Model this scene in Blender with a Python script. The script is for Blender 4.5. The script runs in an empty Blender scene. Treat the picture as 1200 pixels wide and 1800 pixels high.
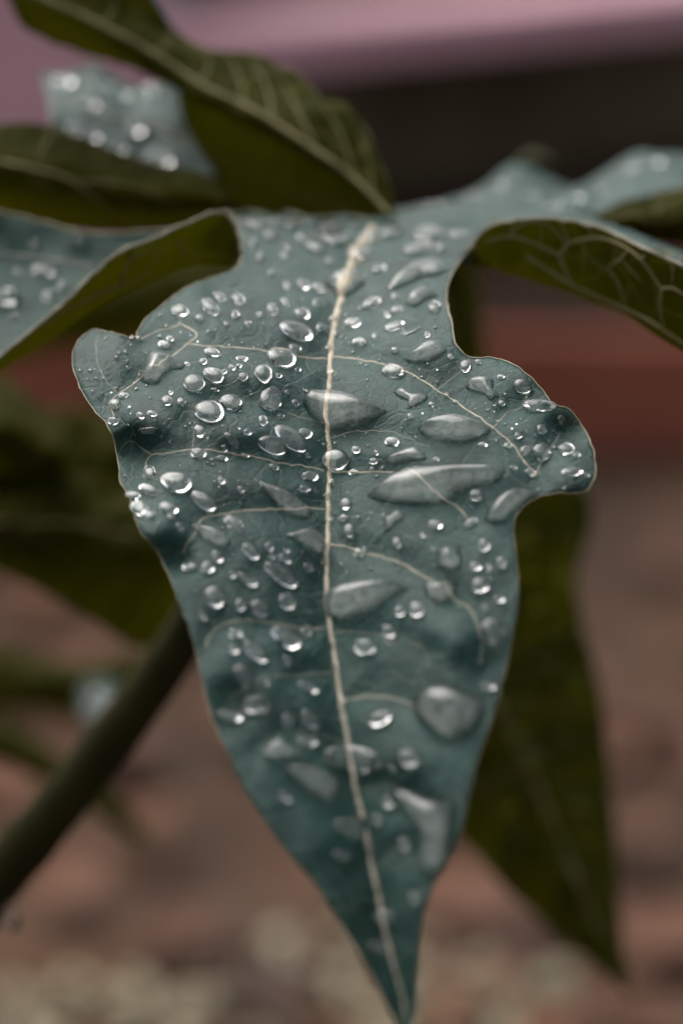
import bpy, math, random
import numpy as np
from mathutils import Vector
from mathutils.bvhtree import BVHTree
from mathutils.geometry import delaunay_2d_cdt
from mathutils import noise as mnoise

random.seed(7)
scene = bpy.context.scene
col = scene.collection

# ------------------------------------------------------------------ camera, sky, sun, exposure
PITCH = 25.0
CAM = np.array([0.0, 0.0, 0.75])
cam_d = bpy.data.cameras.new('camera')
cam = bpy.data.objects.new('camera', cam_d)
col.objects.link(cam)
cam.location = CAM
cam.rotation_euler = (math.radians(90 - PITCH), 0, 0)
cam_d.sensor_width = 36
cam_d.lens = 96
cam_d.clip_start = 0.01
cam_d.clip_end = 500
cam_d.dof.use_dof = True
cam_d.dof.focus_distance = 0.402
cam_d.dof.aperture_fstop = 8.0
scene.camera = cam

SUN_EL, SUN_AZ = 48.0, -30.0        # degrees; azimuth from +Y towards +X
world = bpy.data.worlds.new('World')
scene.world = world
world.use_nodes = True
wn = world.node_tree
sky = wn.nodes.new('ShaderNodeTexSky')
sky.sky_type = 'NISHITA'
sky.sun_disc = False
sky.sun_elevation = math.radians(SUN_EL)
sky.sun_rotation = math.radians(SUN_AZ)
sky.air_density = 1.0
sky.dust_density = 6.0
sky.ozone_density = 1.0
bg = wn.nodes['Background']
bg.inputs['Strength'].default_value = 0.11
hsv = wn.nodes.new('ShaderNodeHueSaturation')      # cloud veil: the sky is nearly white
hsv.inputs['Saturation'].default_value = 0.30
wn.links.new(sky.outputs[0], hsv.inputs['Color'])
wn.links.new(hsv.outputs[0], bg.inputs['Color'])

sun_d = bpy.data.lights.new('sun', 'SUN')
sun_d.energy = 1.3
sun_d.angle = math.radians(50)
sun_d.color = (1.0, 0.95, 0.88)
sun = bpy.data.objects.new('sun', sun_d)
col.objects.link(sun)
sd = Vector((math.sin(math.radians(SUN_AZ)) * math.cos(math.radians(SUN_EL)),
             math.cos(math.radians(SUN_AZ)) * math.cos(math.radians(SUN_EL)),
             math.sin(math.radians(SUN_EL))))
sun.rotation_euler = sd.to_track_quat('Z', 'Y').to_euler()
sun.location = sd * 5

scene.view_settings.view_transform = 'Standard'
scene.view_settings.look = 'None'
scene.view_settings.gamma = 1.0
scene.view_settings.exposure = 0.9
cy = scene.cycles
cy.use_denoising = True
cy.caustics_refractive = True
cy.caustics_reflective = False
cy.max_bounces = 14
cy.transmission_bounces = 12
cy.transparent_max_bounces = 12
cy.sample_clamp_indirect = 6.0
cy.blur_glossy = 0.4

# ------------------------------------------------------------------ geometry helpers
CP, SP = math.cos(math.radians(PITCH)), math.sin(math.radians(PITCH))
RIGHT = np.array([1.0, 0, 0])
UP = np.array([0, SP, CP])
FWD = np.array([0, CP, -SP])


def ray(x, y):
    x = np.asarray(x, float)[..., None]
    y = np.asarray(y, float)[..., None]
    return (x - 600) / 4800 * RIGHT + (900 - y) / 4800 * UP + FWD


def PV(x, y, z):
    """a point seen in direction (x, y) at depth z metres -> world"""
    return CAM + ray(x, y) * np.asarray(z, float)[..., None]


def at_height(x, y, h):
    d = ray(x, y)
    return CAM + d * ((h - CAM[2]) / d[2])


def at_dist(x, y, dist):
    d = ray(x, y)
    return CAM + d * (dist / d[1])


def cat(pts, n, closed=False):
    """Catmull-Rom through pts, n samples spread by arc length"""
    p = np.asarray(pts, float)
    k = len(p)
    if closed:
        q = np.vstack([p[-1], p, p[0], p[1]])
        segs = k
    else:
        q = np.vstack([2 * p[0] - p[1], p, 2 * p[-1] - p[-2]])
        segs = k - 1
    out = []
    M = 14
    for i in range(segs):
        a, b, c, d = q[i], q[i + 1], q[i + 2], q[i + 3]
        for t in np.linspace(0, 1, M, endpoint=False):
            out.append(0.5 * (2 * b + (c - a) * t + (2 * a - 5 * b + 4 * c - d) * t * t + (3 * b - a - 3 * c + d) * t ** 3))
    out.append(q[-2] if not closed else out[0])
    out = np.array(out)
    s = np.concatenate([[0], np.cumsum(np.linalg.norm(np.diff(out, axis=0), axis=1))])
    t = np.linspace(0, s[-1], n + 1)[:-1] if closed else np.linspace(0, s[-1], n)
    return np.stack([np.interp(t, s, out[:, j]) for j in range(out.shape[1])], 1)


def pchip(x, y):
    x, y = np.asarray(x, float), np.asarray(y, float)
    h = np.diff(x)
    d = np.diff(y) / h
    m = np.zeros_like(y)
    m[0], m[-1] = d[0], d[-1]
    for i in range(1, len(x) - 1):
        m[i] = 0 if d[i - 1] * d[i] <= 0 else 2 * d[i - 1] * d[i] / (d[i - 1] + d[i])

    def f(v):
        v = np.clip(np.asarray(v, float), x[0], x[-1])
        i = np.clip(np.searchsorted(x, v) - 1, 0, len(x) - 2)
        t = (v - x[i]) / h[i]
        return ((2 * t ** 3 - 3 * t ** 2 + 1) * y[i] + (t ** 3 - 2 * t ** 2 + t) * h[i] * m[i]
                + (-2 * t ** 3 + 3 * t ** 2) * y[i + 1] + (t ** 3 - t ** 2) * h[i] * m[i + 1])
    return f


def tag(o, label=None, cat_=None, group=None, kind=None):
    if label: o['label'] = label
    if cat_: o['category'] = cat_
    if group: o['group'] = group
    if kind: o['kind'] = kind
    return o


def mesh_obj(name, verts, faces, mats, parent=None, midx=None, smooth=True):
    me = bpy.data.meshes.new(name)
    me.from_pydata([tuple(map(float, v)) for v in verts], [], [tuple(int(i) for i in f) for f in faces])
    if not isinstance(mats, (list, tuple)): mats = [mats]
    for m in mats: me.materials.append(m)
    if midx is not None: me.polygons.foreach_set('material_index', midx)
    if smooth: me.polygons.foreach_set('use_smooth', [True] * len(me.polygons))
    me.update()
    o = bpy.data.objects.new(name, me)
    col.objects.link(o)
    if parent is not None: o.parent = parent
    return o


def vnormals(V, F):
    N = np.zeros_like(V)
    for f in F:
        a, b, c = V[f[0]], V[f[1]], V[f[2]]
        n = np.cross(b - a, c - a)
        for i in f: N[i] += n
    l = np.linalg.norm(N, axis=1)
    l[l == 0] = 1
    return N / l[:, None]


def sheet(name, V, F, mats, parent, thick=0.00035, top_faces_camera=True):
    """a leaf blade with two sides (mats = top, underside, edge) and real thickness"""
    V = np.asarray(V, float)
    F = [tuple(f) for f in F]
    N = vnormals(V, F)
    toward = ((CAM - V) * N).sum(1).sum() > 0
    if toward != top_faces_camera:
        F = [f[::-1] for f in F]
        N = -N
    n = len(V)
    V2 = np.vstack([V, V - N * thick])
    F2 = list(F) + [tuple(i + n for i in f[::-1]) for f in F]
    mi = [0] * len(F) + [1] * len(F)
    cnt = {}
    for f in F:
        for a, b in zip(f, f[1:] + f[:1]):
            cnt[(a, b)] = 1
    for (a, b) in list(cnt):
        if (b, a) not in cnt:
            F2.append((b, a, a + n, b + n))
            mi.append(2)
    return mesh_obj(name, V2, F2, mats, parent, mi)


def loft(name, rails, mats, parent, nu=60, nv=24, top_faces_camera=True, ripple=0.0, seed=0, thick=0.00035):
    R = [cat(r, nu) for r in rails]
    m = len(R)
    R = np.array(R)                                    # m, nu, 3
    G = np.array([cat(R[:, i], nv) for i in range(nu)])  # nu, nv, 3
    for i in range(nu):
        for j, sg in ((0, 1), (nv - 1, -1)):
            x, y, z = G[i, j]
            G[i, j, :2] += 3.2 * np.array([mnoise.noise(Vector((x / 20, y / 20, seed))), mnoise.noise(Vector((x / 20, y / 20, seed + 9)))])
    if ripple:
        for i in range(nu):
            for j in range(nv):
                x, y, z = G[i, j]
                G[i, j, 2] += ripple * mnoise.noise(Vector((x / 45, y / 45, seed * 3.7)))
    V = PV(G[..., 0], G[..., 1], G[..., 2]).reshape(-1, 3)
    F = []
    for i in range(nu - 1):
        for j in range(nv - 1):
            a = i * nv + j
            F.append((a, a + 1, a + nv + 1, a + nv))
    o = sheet(name, V, F, mats, parent, thick, top_faces_camera)
    o_data = (V, F)
    return o, o_data, G


def tube(name, P, radii, mat, parent, N=None, flat=1.0, sides=8):
    """tapering tube along world points; flattened along N when given"""
    P = np.asarray(P, float)
    n = len(P)
    radii = np.broadcast_to(np.asarray(radii, float), (n,))
    T = np.gradient(P, axis=0)
    T /= np.linalg.norm(T, axis=1)[:, None] + 1e-12
    V, F = [], []
    for i in range(n):
        up = N[i] if N is not None else np.array([0.13, 0.2, 0.97])
        s = np.cross(T[i], up); s /= np.linalg.norm(s) + 1e-12
        u = np.cross(s, T[i])
        for k in range(sides):
            a = 2 * math.pi * k / sides
            V.append(P[i] + s * math.cos(a) * radii[i] + u * math.sin(a) * radii[i] * flat)
    for i in range(n - 1):
        for k in range(sides):
            a, b = i * sides + k, i * sides + (k + 1) % sides
            F.append((a, b, b + sides, a + sides))
    F.append(tuple(range(sides - 1, -1, -1)))
    F.append(tuple((n - 1) * sides + k for k in range(sides)))
    return mesh_obj(name, V, F, mat, parent)


def in_poly(px, py, poly):
    inside = np.zeros(len(px), bool)
    x0, y0 = poly[:, 0], poly[:, 1]
    x1, y1 = np.roll(x0, -1), np.roll(y0, -1)
    for a, b, c, d in zip(x0, y0, x1, y1):
        if b == d: continue
        hit = ((b > py) != (d > py)) & (px < (c - a) * (py - b) / (d - b) + a)
        inside ^= hit
    return inside


def dist_poly(px, py, poly):
    best = np.full(len(px), 1e9)
    P = np.stack([px, py], 1)
    for a, b in zip(poly, np.roll(poly, -1, axis=0)):
        ab = b - a
        t = np.clip(((P - a) @ ab) / (ab @ ab + 1e-12), 0, 1)
        d = np.linalg.norm(P - (a + t[:, None] * ab), axis=1)
        best = np.minimum(best, d)
    return best


def fill(poly, step, margin=0.55):
    """triangulate a closed outline with an even interior; returns points, triangles, number of outline points"""
    x0, y0 = poly.min(0); x1, y1 = poly.max(0)
    xs, ys = [], []
    row = 0
    y = y0
    while y < y1:
        x = x0 + (step / 2 if row % 2 else 0)
        while x < x1:
            xs.append(x); ys.append(y)
            x += step
        y += step * 0.866
        row += 1
    xs, ys = np.array(xs), np.array(ys)
    ok = in_poly(xs, ys, poly)
    xs, ys = xs[ok], ys[ok]
    ok = dist_poly(xs, ys, poly) > step * margin
    pts = [Vector(p) for p in poly] + [Vector((a, b)) for a, b in zip(xs[ok], ys[ok])]
    n = len(poly)
    edges = [(i, (i + 1) % n) for i in range(n)]
    vs, _, fs, *_ = delaunay_2d_cdt(pts, edges, [], 1, 1e-4)
    return np.array([[v.x, v.y] for v in vs]), [tuple(f) for f in fs], n


# ------------------------------------------------------------------ materials
def new_mat(name):
    m = bpy.data.materials.new(name)
    m.use_nodes = True
    nt = m.node_tree
    nt.nodes.clear()
    out = nt.nodes.new('ShaderNodeOutputMaterial')
    return m, nt, out


def ramp(nt, src, stops):
    r = nt.nodes.new('ShaderNodeValToRGB')
    while len(r.color_ramp.elements) < len(stops): r.color_ramp.elements.new(0.5)
    for e, (p, c) in zip(r.color_ramp.elements, stops):
        e.position = p
        e.color = (*c, 1) if len(c) == 3 else c
    nt.links.new(src, r.inputs[0])
    return r.outputs[0]


def tex_noise(nt, co, scale, detail=4, rough=0.55):
    n = nt.nodes.new('ShaderNodeTexNoise')
    n.inputs['Scale'].default_value = scale
    n.inputs['Detail'].default_value = detail
    n.inputs['Roughness'].default_value = rough
    nt.links.new(co, n.inputs['Vector'])
    return n


def leaf_mat(name, c1, c2, line, trans, tfac, rough, net_scale, net_w, bump, coat=0.0, spec=0.5, net_mix=0.3, net_relief=-0.5):
    m, nt, out = new_mat(name)
    L = nt.links.new
    co = nt.nodes.new('ShaderNodeTexCoord').outputs['Object']
    n1 = tex_noise(nt, co, 70, 7, 0.66)
    n2 = tex_noise(nt, co, 900, 4)
    base = ramp(nt, n1.outputs[0], [(0.32, c1), (0.66, c2), (0.80, (c2[0] * 2.0, c2[1] * 1.15, c2[2] * 0.9))])
    vo = nt.nodes.new('ShaderNodeTexVoronoi')
    vo.feature = 'DISTANCE_TO_EDGE'
    vo.inputs['Scale'].default_value = net_scale
    dist = nt.nodes.new('ShaderNodeVectorMath'); dist.operation = 'ADD'
    nz = tex_noise(nt, co, 180, 2)
    sc = nt.nodes.new('ShaderNodeVectorMath'); sc.operation = 'SCALE'; sc.inputs[3].default_value = 0.004
    L(nz.outputs[1], sc.inputs[0]); L(co, dist.inputs[0]); L(sc.outputs[0], dist.inputs[1])
    L(dist.outputs[0], vo.inputs['Vector'])
    net = ramp(nt, vo.outputs['Distance'], [(0.0, (1, 1, 1)), (net_w, (0, 0, 0))])
    mx = nt.nodes.new('ShaderNodeMix'); mx.data_type = 'RGBA'
    fl = nt.nodes.new('ShaderNodeMath'); fl.operation = 'MULTIPLY'; fl.inputs[1].default_value = net_mix
    L(net, fl.inputs[0]); L(fl.outputs[0], mx.inputs[0]); L(base, mx.inputs[6])
    mx.inputs[7].default_value = (*line, 1)
    sp = nt.nodes.new('ShaderNodeMix'); sp.data_type = 'RGBA'; sp.blend_type = 'MULTIPLY'; sp.inputs[0].default_value = 0.55
    L(mx.outputs[2], sp.inputs[6])
    L(ramp(nt, n2.outputs[0], [(0.33, (0.55, 0.55, 0.55)), (0.67, (1.35, 1.35, 1.35))]), sp.inputs[7])
    b = nt.nodes.new('ShaderNodeBsdfPrincipled')
    L(sp.outputs[2], b.inputs['Base Color'])
    L(ramp(nt, n1.outputs[0], [(0.3, (rough + 0.09,) * 3), (0.7, (rough - 0.07,) * 3)]), b.inputs['Roughness'])
    b.inputs['Specular IOR Level'].default_value = spec
    b.inputs['Coat Weight'].default_value = coat
    b.inputs['Coat Roughness'].default_value = 0.28
    bp = nt.nodes.new('ShaderNodeBump')
    bp.inputs['Strength'].default_value = bump
    bp.inputs['Distance'].default_value = 0.0005
    hs = nt.nodes.new('ShaderNodeMath'); hs.operation = 'MULTIPLY_ADD'
    n3 = tex_noise(nt, co, 1300, 5, 0.7)
    L(net, hs.inputs[0]); hs.inputs[1].default_value = net_relief
    L(n3.outputs[0], hs.inputs[2])
    L(hs.outputs[0], bp.inputs['Height'])
    L(bp.outputs[0], b.inputs['Normal'])
    t = nt.nodes.new('ShaderNodeBsdfTranslucent')
    t.inputs[0].default_value = (*trans, 1)
    ms = nt.nodes.new('ShaderNodeMixShader')
    ms.inputs[0].default_value = tfac
    L(b.outputs[0], ms.inputs[1]); L(t.outputs[0], ms.inputs[2])
    L(ms.outputs[0], out.inputs[0])
    return m


def plain(name, c1, c2, scale=60, rough=0.6, bump=0.2, bdist=0.001, trans=None, tfac=0.3, detail=6, spec=0.5):
    m, nt, out = new_mat(name)
    L = nt.links.new
    co = nt.nodes.new('ShaderNodeTexCoord').outputs['Object']
    n1 = tex_noise(nt, co, scale, detail, 0.62)
    b = nt.nodes.new('ShaderNodeBsdfPrincipled')
    L(ramp(nt, n1.outputs[0], [(0.3, c1), (0.7, c2)]), b.inputs['Base Color'])
    b.inputs['Roughness'].default_value = rough
    b.inputs['Specular IOR Level'].default_value = spec
    bp = nt.nodes.new('ShaderNodeBump')
    bp.inputs['Strength'].default_value = bump
    bp.inputs['Distance'].default_value = bdist
    n2 = tex_noise(nt, co, scale * 4, 4)
    L(n2.outputs[0], bp.inputs['Height']); L(bp.outputs[0], b.inputs['Normal'])
    if trans:
        t = nt.nodes.new('ShaderNodeBsdfTranslucent'); t.inputs[0].default_value = (*trans, 1)
        ms = nt.nodes.new('ShaderNodeMixShader'); ms.inputs[0].default_value = tfac
        L(b.outputs[0], ms.inputs[1]); L(t.outputs[0], ms.inputs[2]); L(ms.outputs[0], out.inputs[0])
    else:
        L(b.outputs[0], out.inputs[0])
    return m


M = {}
M['top'] = leaf_mat('leaf_top', (0.0040, 0.0270, 0.0240), (0.0135, 0.0590, 0.0520), (0.070, 0.105, 0.080), (0.46, 0.50, 0.08), 0.105, 0.40, 210, 0.06, 0.65, spec=0.23, net_mix=0.34, net_relief=-0.25)
M['under'] = leaf_mat('leaf_underside', (0.024, 0.024, 0.002), (0.042, 0.041, 0.003), (0.20, 0.175, 0.05), (0.50, 0.47, 0.022), 0.48, 0.75, 125, 0.04, 0.5, spec=0.06, net_mix=0.55)
M['edge'] = plain('leaf_edge', (0.13, 0.11, 0.055), (0.42, 0.39, 0.28), 140, 0.5, trans=(0.4, 0.38, 0.2), tfac=0.25)
M['vein'] = plain('vein', (0.27, 0.23, 0.155), (0.52, 0.46, 0.35), 420, 0.5, 0.5, 0.0006, spec=0.35)
M['vein_fine'] = plain('fine_vein', (0.10, 0.11, 0.08), (0.24, 0.21, 0.15), 260, 0.5)
M['vein_side'] = plain('side_vein', (0.22, 0.20, 0.135), (0.42, 0.37, 0.27), 300, 0.5, 0.5, 0.0006, spec=0.35)
M['vein_under'] = plain('underside_vein', (0.20, 0.18, 0.065), (0.31, 0.27, 0.12), 200, 0.7, trans=(0.3, 0.26, 0.06), tfac=0.35)
M['petiole'] = plain('petiole_skin', (0.014, 0.0135, 0.0025), (0.026, 0.024, 0.006), 90, 0.75, 0.3, spec=0.08)
M['trunk'] = plain('trunk_bark', (0.10, 0.09, 0.06), (0.2, 0.17, 0.12), 40, 0.8, 0.6, 0.004)
LEAF = [M['top'], M['under'], M['edge']]

mw, nt, out = new_mat('water')
g = nt.nodes.new('ShaderNodeBsdfPrincipled')
g.inputs['Base Color'].default_value = (1, 1, 1, 1)
g.inputs['Transmission Weight'].default_value = 1.0
g.inputs['IOR'].default_value = 1.333
g.inputs['Roughness'].default_value = 0.0
nt.links.new(g.outputs[0], out.inputs[0])
M['water'] = mw
# trapped-air film under each drop; its silvery gleam is painted as pale colour
mf, nt, out = new_mat('painted_gleam_film')
co = nt.nodes.new('ShaderNodeTexCoord').outputs['Object']
n1 = tex_noise(nt, co, 1100, 5, 0.65)
df = nt.nodes.new('ShaderNodeBsdfDiffuse'); df.inputs[0].default_value = (0.66, 0.70, 0.64, 1)
tr = nt.nodes.new('ShaderNodeBsdfTransparent')
ms = nt.nodes.new('ShaderNodeMixShader')
at_ = nt.nodes.new('ShaderNodeAttribute'); at_.attribute_name = 'film'
mu = nt.nodes.new('ShaderNodeMath'); mu.operation = 'MULTIPLY'
nt.links.new(ramp(nt, n1.outputs[0], [(0.35, (0.06, 0.06, 0.06)), (0.66, (0.24, 0.24, 0.24))]), mu.inputs[0])
nt.links.new(at_.outputs['Fac'], mu.inputs[1]); nt.links.new(mu.outputs[0], ms.inputs[0])
nt.links.new(tr.outputs[0], ms.inputs[1]); nt.links.new(df.outputs[0], ms.inputs[2]); nt.links.new(ms.outputs[0], out.inputs[0])
M['film'] = mf
WATER = [M['water'], M['film']]


def set_film(o, w):
    at = o.data.attributes.new('film', 'FLOAT', 'POINT')
    at.data.foreach_set('value', np.asarray(w, np.float32))
    return o

# ------------------------------------------------------------------ ground, step, ledge, wall
def box_between(name, A, B, depth, z0, z1, mat, bevel=0.008):
    """a long block whose front face runs from A to B (world xy) and which goes back by depth"""
    A, B = np.array(A[:2], float), np.array(B[:2], float)
    d = (B - A) / np.linalg.norm(B - A)
    nrm = np.array([-d[1], d[0]])
    if nrm[1] < 0: nrm = -nrm
    ln = np.linalg.norm(B - A)
    ns = max(2, int(ln / 0.12))
    prof = [(0, z0), (0, z1 - bevel), (bevel * 0.3, z1 - bevel * 0.3), (bevel, z1), (depth, z1), (depth, z0)]
    V, F = [], []
    for i in range(ns + 1):
        p = A + d * ln * i / ns
        for (q, z) in prof:
            w = 0.0018 * mnoise.noise(Vector((p[0] * 6, p[1] * 6, z * 9)))
            V.append((*(p + nrm * (q + w)), z + (w if z > z0 else 0)))
    k = len(prof)
    for i in range(ns):
        for j in range(k):
            a, b = i * k + j, i * k + (j + 1) % k
            F.append((a, b, b + k, a + k))
    F.append(tuple(range(k))); F.append(tuple(ns * k + j for j in range(k - 1, -1, -1)))
    return mesh_obj(name, V, F, mat, smooth=False)


M['soil'] = plain('soil', (0.016, 0.0070, 0.0024), (0.092, 0.041, 0.0165), 9, 0.95, 0.8, 0.01, detail=8)
M['red'] = plain('red_oxide_cement', (0.20, 0.062, 0.036), (0.40, 0.135, 0.084), 7, 0.8, 0.2, 0.002, spec=0.2)
M['tread'] = plain('dark_brown_cement', (0.015, 0.008, 0.004), (0.026, 0.012, 0.007), 14, 0.9, 0.3, 0.002, spec=0.1)
M['dark'] = plain('shade_painted_cement', (0.022, 0.018, 0.006), (0.125, 0.098, 0.062), 5, 0.9, 0.3, 0.002, spec=0.05)  # dark tone paints in the shade of the recess below the ledge
M['pink'] = plain('pink_paint', (0.62, 0.345, 0.40), (0.72, 0.42, 0.48), 9, 0.6, 0.15, 0.001)
M['green'] = plain('dark_green_paint', (0.010, 0.018, 0.014), (0.02, 0.03, 0.022), 10, 0.6)
M['cyan'] = plain('pale_blue_paint', (0.30, 0.60, 0.66), (0.38, 0.68, 0.74), 10, 0.6)

# ground: one sheet, finer and lumpy where the camera sees it
xs = np.concatenate([[-60, -20, -6, -2], np.linspace(-0.9, 0.9, 91), [2, 6, 20, 60]])
ys = np.concatenate([[-60, -20, -6, -1, 0.2], np.linspace(0.6, 1.9, 80), [2.6, 6, 20, 60]])
V, F = [], []
for yv in ys:
    for xv in xs:
        h = 0
        if abs(xv) < 0.95 and 0.5 < yv < 1.72:
            h = 0.012 * mnoise.noise(Vector((xv * 14, yv * 14, 1))) + 0.007 * mnoise.noise(Vector((xv * 40, yv * 40, 4)))
            h *= min(1, max(0, (1.66 - yv) / 0.25))
        V.append((xv, yv, h))
nx = len(xs)
for j in range(len(ys) - 1):
    for i in range(nx - 1):
        a = j * nx + i
        F.append((a, a + 1, a + nx + 1, a + nx))
tag(mesh_obj('ground', V, F, M['soil']), kind='structure')

# red cement step (riser + dark brown tread)
A, B = at_height(-500, 772, 0.0), at_height(1700, 802, 0.0)
step = bpy.data.objects.new('garden_step', None); col.objects.link(step)
step.location = ((A[0] + B[0]) / 2, (A[1] + B[1]) / 2, 0)
tag(step, 'low red cement step with a dark brown tread below the pink ledge', 'step')


def child(o, p):
    o.parent = p
    o.matrix_parent_inverse = p.matrix_basis.inverted()


r = box_between('riser', A, B, 0.010, -0.03, 0.0822, M['red'], 0.004); child(r, step)
A2, B2 = A + np.array([0, 0.0108, 0]), B + np.array([0, 0.0108, 0])
t_ = box_between('tread', A2, B2, 0.445, -0.03, 0.082, M['tread']); child(t_, step)

# dark wall under the ledge, pink ledge, pink pier, dark green wall behind, pale blue frame
E1, E2 = at_height(240, 152, 0.205), at_height(1500, 18, 0.205)
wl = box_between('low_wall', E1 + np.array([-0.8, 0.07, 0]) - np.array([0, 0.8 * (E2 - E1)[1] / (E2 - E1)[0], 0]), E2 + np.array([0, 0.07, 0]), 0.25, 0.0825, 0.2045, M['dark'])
tag(wl, 'low wall with painted-in shade under the pink ledge', 'wall')
lg = box_between('ledge', E1, E2, 0.055, 0.205, 0.237, M['pink'], 0.006)
tag(lg, 'long pink painted ledge on top of the dark low wall', 'ledge')
q0, q1 = at_height(-260, 300, 0.15), at_height(268, 300, 0.15)
pier = box_between('pier', q0, q1, 0.30, 0.0825, 0.60, M['pink'], 0.01)
tag(pier, 'broad pink painted pier standing at the end of the ledge', 'pier')
gw = box_between('back_wall', E1 + np.array([-0.1, 0.33, 0]), E2 + np.array([0, 0.33, 0]), 0.1, 0.0825, 0.52, M['green'])
tag(gw, 'dark green wall behind the pink ledge', 'wall')

b0_, b1_ = at_dist(258, 30, 2.08), at_dist(322, 30, 2.08)
post = box_between('post', b0_, b1_, 0.03, 0.0825, 0.50, M['cyan'], 0.004)
tag(post, 'pale blue painted post beside the pink pier', 'post')

# ------------------------------------------------------------------ the plant
plant = bpy.data.objects.new('papaya_plant', None); col.objects.link(plant)
tag(plant, 'wet young papaya plant with lobed blue-green leaves and olive undersides', 'plant')

# veins of the front lobe (x, y in the picture grid), width in grid units
MID = [(656, 398), (642, 418), (626, 445), (612, 480), (600, 520), (590, 560), (583, 600), (580, 640), (577, 700), (577, 760), (579, 820), (577, 880), (576, 940), (574, 1000), (574, 1050), (580, 1100), (588, 1150), (594, 1200), (602, 1250), (615, 1320), (625, 1390), (640, 1450), (655, 1530), (668, 1590), (680, 1650), (695, 1710), (708, 1760), (717, 1805)]
VEINS = [
    ([(578, 632), (540, 628), (490, 620), (440, 613), (390, 609), (350, 607), (330, 604)], 6.5, 7),
    ([(330, 604), (347, 590), (337, 579), (318, 571), (299, 577), (274, 583), (249, 594)], 6, 3.5),
    ([(330, 604), (318, 614), (300, 628), (272, 648), (245, 667), (226, 682), (210, 692), (195, 708), (201, 735)], 6, 3),
    ([(318, 571), (317, 556), (315, 543)], 3, 2),
    ([(172, 620), (168, 605), (174, 592)], 2.5, 1.5), ([(210, 692), (190, 672), (172, 640), (170, 618)], 2.5, 2),
    ([(572, 829), (537, 819), (495, 815), (453, 804), (412, 798), (370, 791), (337, 789), (299, 796), (266, 800), (256, 818), (253, 840)], 5, 3.5),
    ([(266, 800), (248, 786), (230, 775), (216, 785), (208, 800)], 3.5, 2),
    ([(337, 789), (341, 770), (340, 754), (332, 740)], 3, 1.5),
    ([(571, 895), (537, 894), (495, 895), (453, 896), (412, 900), (357, 912), (345, 935), (328, 958), (322, 975)], 5.5, 4),
    ([(574, 1104), (540, 1105), (480, 1096), (430, 1090), (392, 1098), (368, 1118), (362, 1140)], 4.5, 3),
    ([(592, 1180), (540, 1186), (480, 1190), (440, 1200), (408, 1225)], 4, 2.5),
    ([(576, 745), (520, 730), (475, 715), (420, 706), (380, 702)], 3, 1.5),
    ([(612, 1310), (560, 1290), (500, 1290), (460, 1310)], 3.5, 2),
    ([(585, 629), (610, 628), (643, 634), (677, 641), (710, 652), (739, 666), (768, 685), (797, 704), (831, 727), (860, 747), (885, 768), (906, 789), (922, 812), (943, 838)], 6, 6),
    ([(866, 752), (880, 736), (893, 724), (918, 715), (927, 695)], 4, 2.5),
    ([(943, 838), (948, 815), (972, 780), (985, 760)], 3, 2),
    ([(768, 685), (790, 668), (810, 650), (815, 640)], 3, 2),
    ([(583, 770), (614, 760), (643, 758), (681, 758), (710, 768), (745, 782)], 3.5, 2),
    ([(580, 829), (625, 830), (668, 830), (706, 832), (739, 845), (777, 875), (806, 893), (820, 912)], 5, 4),
    ([(580, 957), (607, 961), (637, 971), (667, 978), (700, 988), (727, 1003), (753, 1017), (780, 1032), (803, 1058), (825, 1068), (837, 1097), (847, 1135), (842, 1170)], 5, 4),
    ([(581, 1110), (640, 1113), (700, 1122), (750, 1140)], 3, 2),
    ([(600, 1232), (650, 1224), (710, 1233), (752, 1256), (795, 1293)], 4.5, 3.5),
    ([(625, 1390), (670, 1380), (720, 1395), (760, 1430)], 3, 2),
    ([(655, 1530), (690, 1500), (730, 1490)], 2.5, 2),
    ([(595, 545), (640, 540), (690, 550), (740, 565)], 3, 1.5), ([(600, 520), (550, 505), (490, 510), (430, 505), (385, 512)], 3, 1.8),
]
OUT = [(390, 373), (410, 384), (422, 410), (426, 440), (418, 466), (398, 480), (360, 491), (320, 511), (280, 541), (256, 561), (243, 582), (236, 598),
       (216, 590), (190, 583), (164, 580), (145, 592), (132, 612), (127, 635), (133, 660), (148, 695), (170, 725), (190, 750), (202, 775), (207, 810), (214, 850),
       (228, 875), (237, 910), (250, 938), (264, 952), (286, 987), (305, 1030), (322, 1075), (336, 1112), (348, 1160), (360, 1218), (376, 1268), (400, 1322), (432, 1390),
       (470, 1448), (510, 1503), (550, 1548), (582, 1598), (612, 1642), (642, 1694), (670, 1745), (693, 1790), (712, 1818), (724, 1800), (729, 1765), (733, 1700), (739, 1640),
       (749, 1590), (766, 1545), (790, 1502), (810, 1460), (823, 1400), (838, 1340), (855, 1290), (871, 1240), (886, 1180), (900, 1120), (910, 1060), (909, 1000), (903, 950),
       (903, 918), (915, 895), (940, 876), (975, 867), (1010, 867), (1031, 862), (1043, 840), (1045, 810), (1038, 780), (1020, 745), (1000, 719), (986, 716), (972, 711),
       (958, 694), (940, 671), (915, 649), (885, 634), (855, 628), (835, 630), (815, 622), (801, 606), (797, 588), (794, 568), (787, 545), (784, 520), (788, 495), (800, 470),
       (818, 446), (836, 420), (852, 402), (872, 386), (868, 374), (810, 368), (770, 362), (730, 366), (690, 378), (650, 384), (600, 379), (550, 382), (505, 374), (470, 377), (440, 370), (415, 374)]

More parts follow.
